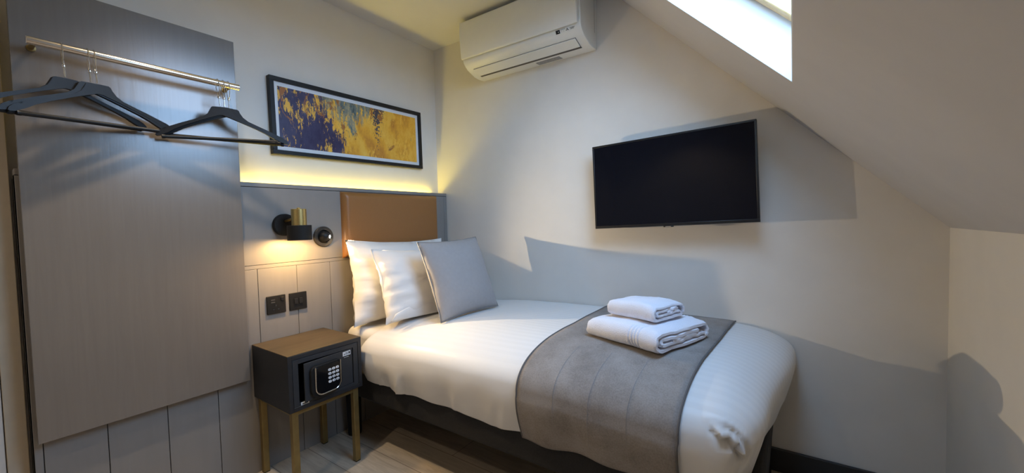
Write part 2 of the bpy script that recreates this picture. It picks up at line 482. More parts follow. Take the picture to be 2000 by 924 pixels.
# ------------------------------------------------------------------ framed picture
pc = thing('framed_picture', 'long black framed abstract print in indigo and gold above the headboard', 'picture', (.0, -.664, 1.723), (math.radians(.75), 0, 0), local=True)
w2, h2 = .494, .194
bm = B(); fwid = .022
box(bm, .001, .030, -w2, w2, h2-fwid, h2); box(bm, .001, .030, -w2, w2, -h2, -h2+fwid)
box(bm, .001, .030, -w2, -w2+fwid, -h2+fwid, h2-fwid); box(bm, .001, .030, w2-fwid, w2, -h2+fwid, h2-fwid)
obj('frame', bm, M['black'], pc, bevel=.0015)
obj('mount_board', box(B(), .002, .0165, -w2+fwid, w2-fwid, -h2+fwid, h2-fwid), M['white'], pc)
obj('print', box(B(), .0166, .0175, -.452, .452, -.151, .151), M['art'], pc)

# ------------------------------------------------------------------ wall lamp
WX, WY = .205, -1.134
wl = thing('wall_lamp', 'black and brass wall lamp on the grey headboard panel, lit downwards', 'wall lamp', (HX, -1.15, 1.11))
bm = B(); lathe(bm, (HX+.0005, -1.150, 1.165), (1, 0, 0), [(0, .052), (.002, .054), (.020, .054), (.023, .051), (.0235, 0)], 48)
obj('wall_plate', bm, M['blackmat'], wl, smooth=True)
bm = B(); cyl(bm, (HX+.022, -1.150, 1.183), (WX-.033, -1.140, 1.196), .006, 16)
lathe(bm, (WX-.046, -1.141, 1.194), (1, .02, .1), [(0, .0065), (.002, .009), (.012, .009), (.016, .006)], 18)
obj('arm', bm, M['brass'], wl, smooth=True)
bm = B(); lathe(bm, (WX, WY, 1.160), (0, 0, 1), [(0, .0335), (.078, .0335), (.0795, .032), (.080, .008), (.084, .008), (.086, .006), (.087, 0)], 48)
obj('lamp_holder', bm, M['brass'], wl, smooth=True, label='brushed brass cylinder of the lamp')
bm = B(); lathe(bm, (WX, WY, 1.090), (0, 0, 1), [(0, .0515), (0, .0535), (.070, .0535), (.0715, .052), (.0715, .0), ], 56, cap=False)
obj('lamp_shade', bm, M['blackmat'], wl, smooth=True)
bm = B(); lathe(bm, (WX, WY, 1.090), (0, 0, 1), [(.0005, .0512), (.067, .0512), (.068, 0)], 48, cap=False)
obj('shade_lining', bm, M['shade_in'], wl, smooth=True)
bm = B(); lathe(bm, (WX, WY, 1.108), (0, 0, 1), [(0, 0), (.002, .009), (.012, .016), (.026, .016), (.045, .010), (.048, 0)], 24)
obj('bulb', bm, M['bulb'], wl, smooth=True)

# swivel reading light
rl = thing('reading_light', 'round black swivel reading light beside the tan leather pad, white spot lit', 'reading light', (HX, -.95, 1.045))
RC = Vector((HX, -.950, 1.098))
bm = B(); lathe(bm, RC+Vector((.0005, 0, 0)), (1, 0, 0), [(0, .052), (.002, .054), (.010, .054), (.013, .051), (.013, .036), (.006, .031), (.004, 0)], 56)
obj('wall_ring', bm, plain('bronze_black', (.035, .029, .023), .45, .3), rl, smooth=True)
ld = Vector((.76, .64, -.04)).normalized()
bc = RC+Vector((.016, 0, 0))
bm = B(); lathe(bm, bc, ld, [(.029*math.sin(t*PI/2/12), .029*math.cos(t*PI/2/12)) for t in range(-12, 11)]+[(.0280, .0095), (.0265, .0090), (.0265, 0)], 32, cap=False)
obj('swivel_ball', bm, M['black'], rl, smooth=True)
bm = B(); lathe(bm, bc, ld, [(.0267, 0), (.0267, .0088), (.0285, .0075), (.0292, 0)], 24)
obj('led_lens', bm, M['led'], rl, smooth=True, label='lit white lens')

# ------------------------------------------------------------------ sockets
so = thing('power_socket', 'black square power socket plate with usb ports, left of the switch plate', 'socket', (HX, -1.203, .735))
def plate(root, yc, zc, s=.0435):
    obj('plate', box(B(), HX+.0003, HX+.0085, yc-s, yc+s, zc-s, zc+s), M['blackmat'], root, bevel=.002)
plate(so, -1.203, .779)
X1 = HX+.0086
obj('rocker_switch', box(B(), X1, X1+.004, -1.183, -1.170, .795, .812), M['black'], so, bevel=.001)
for z in (.803, .791):
    obj('usb_port', box(B(), X1, X1+.0008, -1.228, -1.210, z-.0025, z+.0025), plain('usb_grey', (.05, .05, .05), .3), so)
bm = B(); box(bm, X1, X1+.0009, -1.209, -1.204, .770, .780); box(bm, X1, X1+.0009, -1.222, -1.214, .754, .758); box(bm, X1, X1+.0009, -1.199, -1.191, .754, .758)
obj('pin_holes', bm, M['gloss'], so)
sw = thing('light_switch', 'black square switch plate with two rockers, nearer the bed', 'light switch', (HX, -1.098, .735))
plate(sw, -1.098, .778)
for y in (-1.111, -1.087):
    obj('rocker', box(B(), X1, X1+.0045, y-.009, y+.009, .765, .793), M['black'], sw, bevel=.0012)

# ------------------------------------------------------------------ bedside cabinet on brass legs
nx0, nx1, ny0, ny1, nz0, nz1 = .089, .420, -1.319, -.971, .366, .611
ns = thing('bedside_cabinet', 'black bedside cabinet with walnut top on square brass legs', 'bedside table', ((nx0+nx1)/2, (ny0+ny1)/2, 0))
t = .018
bm = B()
box(bm, nx0, nx1, ny0, ny0+t, nz0, nz1-.003); box(bm, nx0, nx1, ny1-t, ny1, nz0, nz1-.003)
box(bm, nx0, nx1, ny0+t, ny1-t, nz0, nz0+t); box(bm, nx0, nx1, ny0+t, ny1-t, nz1-.003-t, nz1-.003)
box(bm, nx0, nx0+.008, ny0+t, ny1-t, nz0+t, nz1-.003-t)
obj('carcass', bm, M['cab'], ns, bevel=.001)
obj('wooden_top', box(B(), nx0, nx1-.0005, ny0+.0005, ny1-.0005, nz1-.0028, nz1), M['walnut'], ns, label='brown walnut top')
lg = .026; ix0, ix1, iy0, iy1 = nx0+.006, nx1-.010, ny0+.014, ny1-.018
for x in (ix0, ix1-lg):
    for y in (iy0, iy1-lg):
        l_ = obj('leg', box(B(), x, x+lg, y, y+lg, .004, nz0-.0003), M['antique'], ns, bevel=.0015)
        obj('foot_pad', box(B(), x+.001, x+lg-.001, y+.001, y+lg-.001, .0003, .0039), M['blackmat'], l_)
bm = B()
for x in (ix0+.003, ix1-lg+.003): box(bm, x, x+.020, iy0+lg, iy1-lg, nz0-.021, nz0-.0003)
for y in (iy0+.003, iy1-lg+.003): box(bm, ix0+lg, ix1-lg, y, y+.020, nz0-.021, nz0-.0003)
obj('frame_rail', bm, M['antique'], ns, bevel=.001)

# safe inside the cabinet
sx0, sx1 = nx0+.010, nx1-.001
sy0, sy1, sz0, sz1 = ny0+t+.0015, ny1-t-.0015, nz0+t+.0005, nz1-.003-t-.002
sf = thing('electronic_safe', 'dark grey steel safe with keypad, door ajar, inside the bedside cabinet', 'safe', (sx1, (sy0+sy1)/2, sz0))
bw, bh = .024, .020      # front flange
bm = B()
box(bm, sx1-.020, sx1, sy0, sy0+bw, sz0, sz1); box(bm, sx1-.020, sx1, sy1-bw, sy1, sz0, sz1)
box(bm, sx1-.020, sx1, sy0+bw, sy1-bw, sz0, sz0+.013); box(bm, sx1-.020, sx1, sy0+bw, sy1-bw, sz1-bh, sz1)
box(bm, sx0, sx1-.020, sy0, sy0+.004, sz0, sz1); box(bm, sx0, sx1-.020, sy1-.004, sy1, sz0, sz1)
box(bm, sx0, sx1-.020, sy0+.004, sy1-.004, sz0, sz0+.004); box(bm, sx0, sx1-.020, sy0+.004, sy1-.004, sz1-.004, sz1)
box(bm, sx0, sx0+.004, sy0+.004, sy1-.004, sz0+.004, sz1-.004)
obj('safe_body', bm, M['safe'], sf, bevel=.001)
# door hinged at the right (bed) side, opened a few degrees
hy, dw = sy1-bw-.003, sy1-sy0-2*bw-.006-.012
dz0, dz1 = sz0+.015, sz1-bh-.002
an = math.radians(5.0)
def door_f(x, y, z):        # local: x out of the face, y leftwards distance from hinge
    return (sx1-.003+x*math.cos(an)+y*math.sin(an)*1.0, hy-y*math.cos(an)+x*math.sin(an), z)
dr = obj('door', box(B(), -.006, 0, 0, dw, dz0, dz1, door_f), M['safe'], sf, bevel=.001)
kz0, kz1 = dz0+.004, dz1-.022
ky0, ky1 = .070, .222
def rrect(y0, y1, z0, z1, rt, rb, n=8):
    pts = []
    for cy, cz, r, a0 in ((y1-rt, z1-rt, rt, 0), (y0+rt, z1-rt, rt, 90), (y0+rb, z0+rb, rb, 180), (y1-rb, z0+rb, rb, 270)):
        for k in range(n+1):
            a = math.radians(a0+90*k/n); pts.append((cy+r*math.cos(a), cz+r*math.sin(a)))
    return pts
bm = B(); prism(bm, rrect(ky0, ky1, kz0, kz1, .022, .042), .0003, .016, lambda a, c, h: door_f(h, a, c))
kp = obj('keypad_housing', bm, M['blackmat'], dr, bevel=.004, seg=3)
bm = B(); prism(bm, rrect(ky0+.014, ky1-.022, kz0+.012, kz1-.008, .010, .030), .0163, .0195, lambda a, c, h: door_f(h, a, c))
obj('display_face', bm, M['gloss'], dr, bevel=.001)
# silver U trim
pts = []
u0, u1, ub, ut, r = ky0+.010, ky1-.018, kz0+.009, kz1-.004, .034
pts.append(door_f(.0195, u0, ut)); pts.append(door_f(.0195, u0, ut-.03))
for k in range(9):
    a = PI+k/8*PI/2; pts.append(door_f(.0195, u0+r+r*math.cos(a), ub+r+r*math.sin(a)))
for k in range(9):
    a = 1.5*PI+k/8*PI/2; pts.append(door_f(.0195, u1-r+r*math.cos(a), ub+r+r*math.sin(a)))
pts.append(door_f(.0195, u1, ut-.03)); pts.append(door_f(.0195, u1, ut))
bm = B(); tube(bm, pts, .0028, 10)
obj('silver_trim', bm, M['chrome'], dr, smooth=True)
keys = ['1', '2', '3', '4', '5', '6', '7', '8', '9', '*', '0', '#']
for k, s in enumerate(keys):
    cy = ky0+.026+.0195*(2-k % 3)+.002; cz = kz1-.0335-(k//3)*.0178
    bm = B(); prism(bm, rrect(cy-.0078, cy+.0078, cz-.0055, cz+.0055, .0050, .0050, 5), .0197, .0222, lambda a, c, h: door_f(h, a, c))
    bt = obj('key', bm, M['white'], dr, bevel=.0006)
    bm = text_bm(s, .0095, lambda a, c, h: door_f(.0226+h, cy-a, cz+c))
    obj('key_number', bm, M['ink'], bt)
bm = box(B(), .0002, .0008, .010, .052, dz1-.026, dz1-.006, door_f)
stk = obj('sticker', bm, M['white'], dr)
bm = B()
prism(bm, [(.047, dz1-.021), (.041, dz1-.021), (.044, dz1-.012)], .0009, .0011, lambda a, c, h: door_f(h, a, c))
for i in range(3): box(bm, .0009, .0011, .024, .039, dz1-.013-i*.004, dz1-.011-i*.004, door_f)
box(bm, .0009, .0011, .0125, .021, dz1-.021, dz1-.010, door_f)
obj('sticker_print', bm, M['ink'], stk)
obj('name_plate', box(B(), .0002, .0008, .014, .050, dz1-.036, dz1-.029, door_f), M['gloss'], dr)
obj('name_plate_line', box(B(), .0009, .0011, .020, .048, dz1-.0335, dz1-.0320, door_f), M['white'], dr)
st2 = obj('sticker', box(B(), sx1+.0002, sx1+.0008, sy0+.029, sy0+.064, sz0+.0015, sz0+.0145), M['white'], sf)
obj('sticker_print', box(B(), sx1+.0009, sx1+.0011, sy0+.034, sy0+.060, sz0+.0045, sz0+.0085), M['ink'], st2)

# ------------------------------------------------------------------ bed
BX0, BX1, BY0, BY1 = .115, 2.084, -.900, -.022
bd = thing('bed', 'single bed with charcoal upholstered base against the wall under the television', 'bed', ((BX0+BX1)/2, (BY0+BY1)/2, 0))
obj('bed_base', box(B(), BX0, BX1, BY0, BY1, .247, .385), M['base'], bd, bevel=.012, seg=3)
for x in (BX0+.045, BX1-.045):
    for y in (BY0+.045, BY1-.05):
        bm = B(); lathe(bm, (x, y, .002), (0, 0, 1), [(0, .034), (.012, .036), (.244, .040)], 24)
        obj('leg', bm, M['blackmat'], bd, smooth=True)
bm = box(B(), BX0, BX1-.075, BY0+.035, BY1, .3855, .598)
obj('mattress', bm, M['linen'], bd, bevel=.045, seg=6)

# duvet surface -------------------------------------------------------------
DX0, DX1, DY0, DY1 = .350, 2.163, -.945, -.008
def ztop(x, y):
    z = .660+.012*math.exp(-((x-1.35)/.5)**2)-.020*math.exp(-((x-.45)/.28)**2)
    z += .004*nz3((x, y, 0), 3.0, 3)+.0018*nz3((x, y, 0), 9.0, 5)
    return z
CR = .17
def perimeter(n_long=110, n_short=60, n_c=44):
    pts = []
    # (x,y,nx,ny, hem, R, Rz)
    r = CR; rs = .03
    def seg(a, b, n, nrm):
        for k in range(n):
            t_ = k/n; pts.append((a[0]+(b[0]-a[0])*t_, a[1]+(b[1]-a[1])*t_, *nrm))
    def arc(c, rad, a0, n):
        for k in range(n):
            a = math.radians(a0+90*k/n); pts.append((c[0]+rad*math.cos(a), c[1]+rad*math.sin(a), math.cos(a), math.sin(a)))
    RF, RT, E_ = .42, .30, 4.5
    seg((DX0+rs, DY0), (DX1-RT, DY0), n_long, (0, -1))
    for k in range(2*n_c):
        ph = PI/2*k/(2*n_c); ca, sa = math.cos(ph), math.sin(ph); rr = (ca**E_+sa**E_)**(-1/E_)
        A_, B_ = rr*ca, rr*sa
        nv = Vector((B_**(E_-1)/RT, -A_**(E_-1)/RF, 0)).normalized()
        pts.append((DX1-RT*(1-B_), DY0+RF*(1-A_), nv.x, nv.y))
    seg((DX1, DY0+RF), (DX1, DY1-rs), n_short, (1, 0)); arc((DX1-rs, DY1-rs), rs, 0, 5)
    seg((DX1-rs, DY1), (DX0+rs, DY1), n_long, (0, 1)); arc((DX0+rs, DY1-rs), rs, 90, 5)
    seg((DX0, DY1-rs), (DX0, DY0+rs), n_short, (-1, 0)); arc((DX0+rs, DY0+rs), rs, 180, 5)
    return pts
def sst(a, b, x):
    t_ = max(0, min(1, (x-a)/(b-a))); return t_*t_*(3-2*t_)
def edge_drop(x, y):
    """how far the top has fallen at plan position x,y from rounding of front and foot edges"""
    df = y-DY0; dx = DX1-x
    def e(d, R, Z, n): 
        if d >= R: return 0
        q = min(1, (R-d)/R); return Z*(1-(1-q**n)**(1/n))
    a = max(0, min(1, (.42-df)/.42))**4.5; b_ = max(0, min(1, (.30-dx)/.30))**4.5
    fg = 0
    if a+b_ > 1e-9:
        q = min(1, (a+b_)**(1/4.5)); fg = (.150*a+.125*b_)/(a+b_)*(1-(1-q**2.45)**(1/2.45))
    bk = e(DY1-y, .08, .010, 2.0); hd = e(x-DX0, .05, .035, 2.2)
    return fg+bk+hd
PER = perimeter()
def FI(x, y, z): return (x-.068*sst(1.85, 2.15, x)*sst(.08, .72, -y), y, z)
hemz = lambda x: .372-.012*math.sin((x-.3)*2.2)+.006*math.sin(x*9)
bm = B()
insets = [0, .003, .007, .012, .018, .025, .033, .041, .049, .057, .066, .075, .085, .096, .108, .122, .138, .156, .176, .2, .23, .265, .3, .34, .38, .425]
cxl, cxr, cy = DX0+.44, DX1-.44, (DY0+DY1)/2
def inner(p, k):
    # shrink towards the medial segment
    tx = min(max(p[0], cxl), cxr); f = insets[k]/.4685
    return (p[0]+(tx-p[0])*f, p[1]+(cy-p[1])*f)
FOLD = ((1.972, -.930, .566), (1.990, -.936, .552), (2.010, -.928, .556), (2.026, -.920, .535), (2.042, -.912, .500), (2.048, -.910, .465), (2.040, -.912, .415), (2.038, -.905, .375))
rings = []
for k in range(len(insets)):
    rg = []
    for p in PER:
        x, y = inner(p, k)
        rg.append(bm.verts.new(FI(x, y, ztop(x, y)-edge_drop(x, y))))
    rings.append(rg)
# hanging sides
def foot_in(x, y, z):
    return (x-.068*sst(1.85, 2.15, x)*sst(.08, .72, -y), y, z)
def hang_pt(p, q):
    """q 0..1 from the widest line down to the hem; p=(x,y,nx,ny)"""
    x, y, nx_, ny_ = p
    z0 = ztop(x, y)-edge_drop(x, y)
    front = max(0, -ny_); foot = max(0, nx_); sd = max(front, foot)
    hf = hemz(x)+(.392-hemz(x))*foot if ny_ < 0 else .392
    wgt = sst(.05, .9, sd)
    if nx_ < 0: wgt = sst(.55, 1.0, front)
    if ny_ > .3: wgt = 1-sst(.3, .95, ny_)
    hem = (z0-.022)+(hf-(z0-.022))*wgt
    hem += .004*math.sin(x*23+y*17)
    z = z0+(hem-z0)*q
    out = .006*math.sin(min(1, q*2.2)*PI/2)*(1-q)*(1-foot)-.030*q**1.6*front-.036*q**1.2*foot
    fold = (.006*q*math.sin(x*31+y*27+1.3)*sd+.008*q*nz3((x, y, z), 6, 9)*sd)*(1-.8*foot)
    if front > .9:
        fold += .003*q*(1-sst(.5, .95, x))*math.sin(x*43)*sst(.3, .8, q)
        for fx0, wd_, am in ((.49, .010, .006), (.545, .008, -.005), (.625, .012, .010), (.665, .009, -.006), (.98, .014, .005), (1.20, .02, -.005)):
            fold += am*math.exp(-((x-fx0-.05*(1-q))/wd_)**2)*sst(.15, .7, q)
    return foot_in(x+nx_*(out+fold), min(y+ny_*(out+fold), -.005), z)
NQ = 30
sk = [rings[0]]
for j in range(1, NQ+1):
    sk.append([bm.verts.new(hang_pt(p, j/NQ)) for p in PER])
# hem return so the cloth has thickness at its lower edge
sk.append([bm.verts.new((v.co.x-p[2]*.012, v.co.y-p[3]*.012, v.co.z+.004)) for v, p in zip(sk[-1], PER)])
allr = list(reversed(sk))+rings[1:]
n = len(PER)
for a, c in zip(allr, allr[1:]):
    for i in range(n): bm.faces.new([a[i], a[(i+1) % n], c[(i+1) % n], c[i]])
bm.faces.new(rings[-1])
bmesh.ops.triangulate(bm, faces=[f for f in bm.faces if len(f.verts) > 4])
# bunched fold of the tucked foot corner
fold_line = [Vector(q) for q in FOLD]
for v in bm.verts:
    c = v.co.copy()
    if c.x > 1.80 and c.y < -.65:
        best = 9; side = 0; tb = 0
        for i, (a, d) in enumerate(zip(fold_line, fold_line[1:])):
            ab = d-a; tt = max(0, min(1, (c-a).dot(ab)/ab.length_squared)); q = a+ab*tt; ds = (c-q).length
            if ds < best:
                best = ds; tb = (i+tt)/(len(fold_line)-1); cr = ab.cross(c-q); side = cr.dot(Vector((.6, -.8, 0)))
        sg = best if side > 0 else -best
        nrm = Vector((.55, -.83, .1)).normalized(); amp = 1.1*math.sin(PI*min(.97, tb*.92+.06))**.7
        rid = .016*math.exp(-((sg-.008)/.009)**2)-.020*math.exp(-((sg+.006)/.0075)**2)+.007*math.exp(-((sg-.036)/.010)**2)-.008*math.exp(-((sg-.023)/.006)**2)
        v.co = c+nrm*amp*(rid+.006*math.sin(tb*17)*math.exp(-(best/.03)**2))
dv = obj('duvet', bm, M['duvet'], smooth=True, auto=0, origin=(1.25, -.48, .375))
tag(dv, 'white striped duvet covering the bed and hanging over its front and foot', 'duvet')
# bed runner ------------------------------------------------------------------
def top_z(x, y): return ztop(x, y)-edge_drop(x, y)
bm = B(); NU, NV1, NV2 = 26, 60, 16
cols = []
for i in range(NU+1):
    u_ = i/NU; colm = []
    def xr(y): 
        xl = 1.318-.010*y; xrr = 1.935+.055*y
        return xl+(xrr-xl)*u_
    for j in range(NV1+1):
        f = j/NV1; y = -.030+(DY0+.030)*(1-(1-f)**1.6)
        x = xr(y); e = 1e-3
        nx_ = -(top_z(x+e, y)-top_z(x-e, y))/(2*e); 
        yy = min(max(y, DY0+2e-3), -.03); nyv = -(top_z(x, yy+e)-top_z(x, yy-e))/(2*e)
        nv = Vector((nx_*.3, nyv, 1)).normalized()
        if j == NV1: nv = Vector((0, -1, .15)).normalized()
        colm.append(bm.verts.new(Vector((x, y, top_z(x, y)))+nv*.007))
    for j in range(1, NV2+1):
        q = j/NV2; x = xr(DY0)
        p = hang_pt((x, DY0, 0, -1), q)
        colm.append(bm.verts.new((p[0], p[1]-.009, p[2]-.014*q)))
    cols.append(colm)
for a, c in zip(cols, cols[1:]):
    for j in range(len(a)-1): bm.faces.new([a[j], c[j], c[j+1], a[j+1]])
# stitched seams need their own line meshes: remember the columns
seam_pts = {i: [v.co.copy() for v in cols[i]] for i in (0, 7, 13, 19, NU)}
rn = obj('bed_runner', bm, M['suede'], smooth=True, auto=0, solid=.005, origin=(1.62, -.5, .66))
tag(rn, 'grey brown suede bed runner laid across the foot of the white duvet', 'bed runner')
m_seam = plain('seam_thread', (.27, .25, .235), .8)
m_edge = plain('edge_binding', (.11, .105, .105), .8)
for i in (7, 13, 19):
    bm = B(); pp = [q+Vector((0, -.0026, .0020)) for q in seam_pts[i][int(NV1*.60):]]
    tube(bm, pp, .0010, 6); obj('seam', bm, m_seam, rn, smooth=True)
for i in (0, NU):
    bm = B(); tube(bm, [q+Vector((0, -.001, .001)) for q in seam_pts[i]], .0036, 8); obj('edge_binding', bm, m_edge, rn, smooth=True, label='dark bound edge')

# ------------------------------------------------------------------ pillows and cushion
def pillow_mesh(w, h, T, pinch=.05, n=40, nv=30, sag=0, seed=1, wr=.006, pw=3.2):
    bm = B()
    def f(side):
        def g(u, v):
            a, c = 2*u-1, 2*v-1
            t_ = (max(0, 1-abs(a)**pw)**.55)*(max(0, 1-abs(c)**pw)**.55)
            y = a*w/2*(1-pinch*(1-a*a)*0-pinch*(1-c*c)*abs(a)**3*-.0)
            x_edge = 1-pinch*(1-c*c); z_edge = 1-pinch*(1-a*a)
            y = a*w/2*(1-(1-x_edge)*abs(a)**2); z = c*h/2*(1-(1-z_edge)*abs(c)**2)
            z -= sag*t_*(1 if c > 0 else .2)
            p = (y, z, side)
            wv = wr*(nz3(p, 9, seed)*t_+.5*nz3((y*.6, z, side), 24, seed+4)*t_+.9*nz3((y*6, z*1.2, side), 3.4, seed+2)*(1-t_)*.6)
            # gathers running in from the edges
            wv += wr*.8*(math.sin(z*70+seed+3*nz3(p, 5, seed))+.6*math.sin(z*150+a*9))*max(0, abs(a)-.45)*t_**.5
            xx = side*(T/2*t_)*(1+.10*nz3(p, 4, seed+8))+side*wv+.006*math.sin(c*7+seed)*(abs(a) > .97)
            return (xx, y, z)
        return g
    V = grid(bm, n, nv, f(1)); U = grid(bm, n, nv, f(-1))
    bmesh.ops.remove_doubles(bm, verts=bm.verts[:], dist=.0012)
    return bm
# pillow leaning on the headboard
p1 = obj('pillow', pillow_mesh(.70, .47, .19, .085, sag=.02, seed=2, wr=.018), M['pillow'], smooth=True, auto=0)
p1.location = (.222, -.540, .833); p1.rotation_euler = (math.radians(-2.2), math.radians(-9), math.radians(-1))
tag(p1, 'white pillow at the back, leaning against the tan leather headboard pad', 'pillow', 'white bed pillows')
p2 = obj('pillow', pillow_mesh(.70, .405, .18, .07, sag=.01, seed=6, wr=.016), M['pillow'], smooth=True, auto=0)
p2.location = (.405, -.485, .820); p2.rotation_euler = (math.radians(-2.5), math.radians(-21), math.radians(-2))
tag(p2, 'white pillow in front of the rear pillow, behind the grey cushion', 'pillow', 'white bed pillows')
# loose open flap along the foot of the front pillow case
bm = B()
def flap(u, v):
    y = -.335+u*.50; z = -.196+v*(.030+.15*u*(1-.25*u))
    return (.030+.052*math.sin(v*PI*.5+.25)*(.45+.6*u)+.004*math.sin(u*17), y+.02*(1-u)*(v-.5), z)
grid(bm, 24, 10, flap)
obj('case_flap', bm, M['pillow'], p2, smooth=True, auto=0, solid=.003)
cu = obj('cushion', pillow_mesh(.435, .435, .15, .06, 40, 40, seed=11, wr=.0028, pw=2.6), M['cushion'], smooth=True, auto=0)
cu.location = (.640, -.486, .860); cu.rotation_euler = (math.radians(1.3), math.radians(-21.5), math.radians(-4.7))
tag(cu, 'square grey velvet cushion in front of the white pillows', 'cushion')
bm = B(); pts = []
for k in range(120):
    t_ = k/120*4; s_ = int(t_); f = t_-s_
    a, c = [(-1+2*f, -1), (1, -1+2*f), (1-2*f, 1), (-1, 1-2*f)][s_]
    pts.append((.006*math.sin(c*7+11)*(abs(a) > .97)*0, a*.2175*(1-.06*(1-c*c)*abs(a)**2), c*.2175*(1-.06*(1-a*a)*abs(c)**2)))
tube(bm, pts, .0026, 8, True)
obj('piping', bm, plain('piping_grey', (.26, .245, .235), .8), cu, smooth=True, auto=0)

# ------------------------------------------------------------------ folded towels
def towel(name, label, loc, rotz, L, Wd, layers, th, hgt, band=None, seed=0, loose=0):
    """spiral-folded towel; local X along the fold, local Y across (fold edge at -Y), Z up"""
    h = hgt; pts = []
    def arc(cy_, cz_, ry, rz, a0, a1, n=9):
        for k in range(n+1):
            a = math.radians(a0+(a1-a0)*k/n); pts.append((cy_+ry*math.cos(a), cz_+rz*math.sin(a)))
    y0, y1 = -Wd/2, Wd/2
    rz = (h-th)/2; ry = rz*.9
    zc = h/2
    g = th*1.28
    # outer turn: under -> round the left fold -> over the top -> round the right fold
    def line(a, c, n=10):
        for k in range(n): pts.append((a[0]+(c[0]-a[0])*k/n, a[1]+(c[1]-a[1])*k/n))
    line((y1-.02, th/2), (y0+ry, th/2))
    arc(y0+ry, zc, ry, rz, 270, 90)
    line((y0+ry, h-th/2), (y1-ry, h-th/2-.006))
    r2 = rz-.001
    arc(y1-ry, zc-.003, ry, r2-.002, 90, -70)
    # inner turn
    zi = th/2+g
    line((y1-ry-.006, zi), (y0+ry+.012, zi))
    ri = (h-th/2-g-zi)/2
    if ri > .004:
        arc(y0+ry+.010, zi+ri, ri*1.1, ri, 270, 90, 7)
        line((y0+ry+.010, zi+2*ri), (y1-.055-loose, zi+2*ri-.002))
        if layers > 2:
            arc(y1-.055-loose, zi+ri*1.35, ri*.6, ri*.62, 90, -80, 6)
            line((y1-.058-loose, zi+ri*.72), (y0+.075, zi+ri*.72))
    # resample normals and offset both sides
    bm = B(); NX = 130; n = len(pts)
    nrm = []
    for i in range(n):
        a = pts[max(0, i-1)]; c = pts[min(n-1, i+1)]; d = Vector((c[0]-a[0], c[1]-a[1])).normalized(); nrm.append((-d.y, d.x))
    loop = [(p, q, 1) for p, q in zip(pts, nrm)]+[(p, q, -1) for p, q in zip(reversed(pts), reversed(nrm))]
    rows = []
    for k in range(NX+1):
        x = -L/2+L*k/NX; endf = max(0, abs(2*k/NX-1)-.93)/.07
        row = []
        for i, (p, q, sgn) in enumerate(loop):
            w_ = th/2*(1-.35*endf)
            if band and band[0] < x < band[1]:
                w_ *= 1-.30*(1 if math.sin((x-band[0])*2*PI/.0135) > 0 else .05)
            jag = (.0060*nz3((p[0]*30, p[1]*30, 0), 2.6, seed)+.004*nz3((p[0]*30, p[1]*30, 3), 6.5, seed))*endf
            y = p[0]+q[0]*w_*sgn; z = p[1]+q[1]*w_*sgn
            wob = .0016*nz3((x, y, z), 60, seed)+.0035*nz3((x, y, z), 14, seed)+.004*nz3((x, y, z), 5, seed+3)
            sagz = (.006*nz3((x, y, 0), 4.5, seed+6)-.009*(abs(2*x/L)**3)*(z/h))
            row.append(bm.verts.new((x*(1-.02*(z/h))+jag+.006*nz3((0, y, z), 9, seed+1)*(abs(x)/L*2)**4, y+wob*.7, max(.0005, z+(wob+sagz)*min(1, z/(h*.4))))))
        rows.append(row)
    m_ = len(loop)
    for a, c in zip(rows, rows[1:]):
        for i in range(m_): bm.faces.new([a[i], a[(i+1) % m_], c[(i+1) % m_], c[i]])
    for r_, flip in ((rows[0], 0), (rows[-1], 1)):
        for i in range(n-1): bm.faces.new([r_[i], r_[i+1], r_[m_-2-i], r_[m_-1-i]])
    o = obj(name, bm, M['terry'], smooth=True, auto=60)
    o.location = loc; o.rotation_euler = (0, 0, rotz)
    tag(o, label, 'towel', 'folded white towels on the bed')
    return o
lx, ly = 1.672, -.515
ta = math.atan2(-.714+.609, 1.766-1.456)
towel('bath_towel', 'large folded white bath towel lying on the grey runner, under the small one', (lx, ly, .680), ta, .325, .345, 3, .0165, .082, (.045, .099), 2, .03)
towel('hand_towel', 'small folded white hand towel on top of the large bath towel', (lx-.010, ly+.008, .7650), ta+math.radians(2), .215, .205, 3, .0130, .066, None, 9, 0)

# ------------------------------------------------------------------ television on its bracket
TVW, TVH = .752, .436
tv = thing('television', 'black flat screen television on a wall bracket, switched off, tilted down slightly', 'television', (1.655, -.112, 1.333), (math.radians(-.6), math.radians(-1.8), math.radians(-1.5)), local=True)
def tvb(x0, x1, y0, y1, z0, z1): return box(B(), x0, x1, y0, y1, z0, z1)
w, h = TVW/2, TVH/2
bm = B(); e = .009
box(bm, -w, w, -.012, .012, h-e, h); box(bm, -w, w, -.012, .012, -h, -h+.014)
box(bm, -w, -w+e, -.012, .012, -h+.014, h-e); box(bm, w-e, w, -.012, .012, -h+.014, h-e)
obj('bezel', bm, M['bezel'], tv, bevel=.0015)
obj('screen', tvb(-w+e, w-e, -.0105, .011, -h+.014, h-e), M['screen'], tv)
obj('rear_housing', tvb(-w+.06, w-.06, .0122, .045, -h+.03, h-.10), M['bezel'], tv, bevel=.012, seg=3)
bm = B(); box(bm, -.022, .022, -.0135, .004, -h-.006, -h-.0002)
tb = obj('logo_tab', bm, M['gloss'], tv, bevel=.0015)
bm = B(); prism(bm, rrect(-.013, .013, -h-.0048, -h-.0012, .0017, .0017, 4), -.0142, -.0137, lambda a, c, hh: (a, hh, c))
obj('logo_mark', bm, M['chrome'], tb, label='small silver mark')
bm = B(); box(bm, -.10, .10, .0455, .060, -.08, .10); box(bm, -.03, .03, .060, .095, -.03, .04); box(bm, -.11, .11, .095, .109, -.07, .09)
obj('wall_bracket', bm, M['blackmat'], tv, bevel=.002)

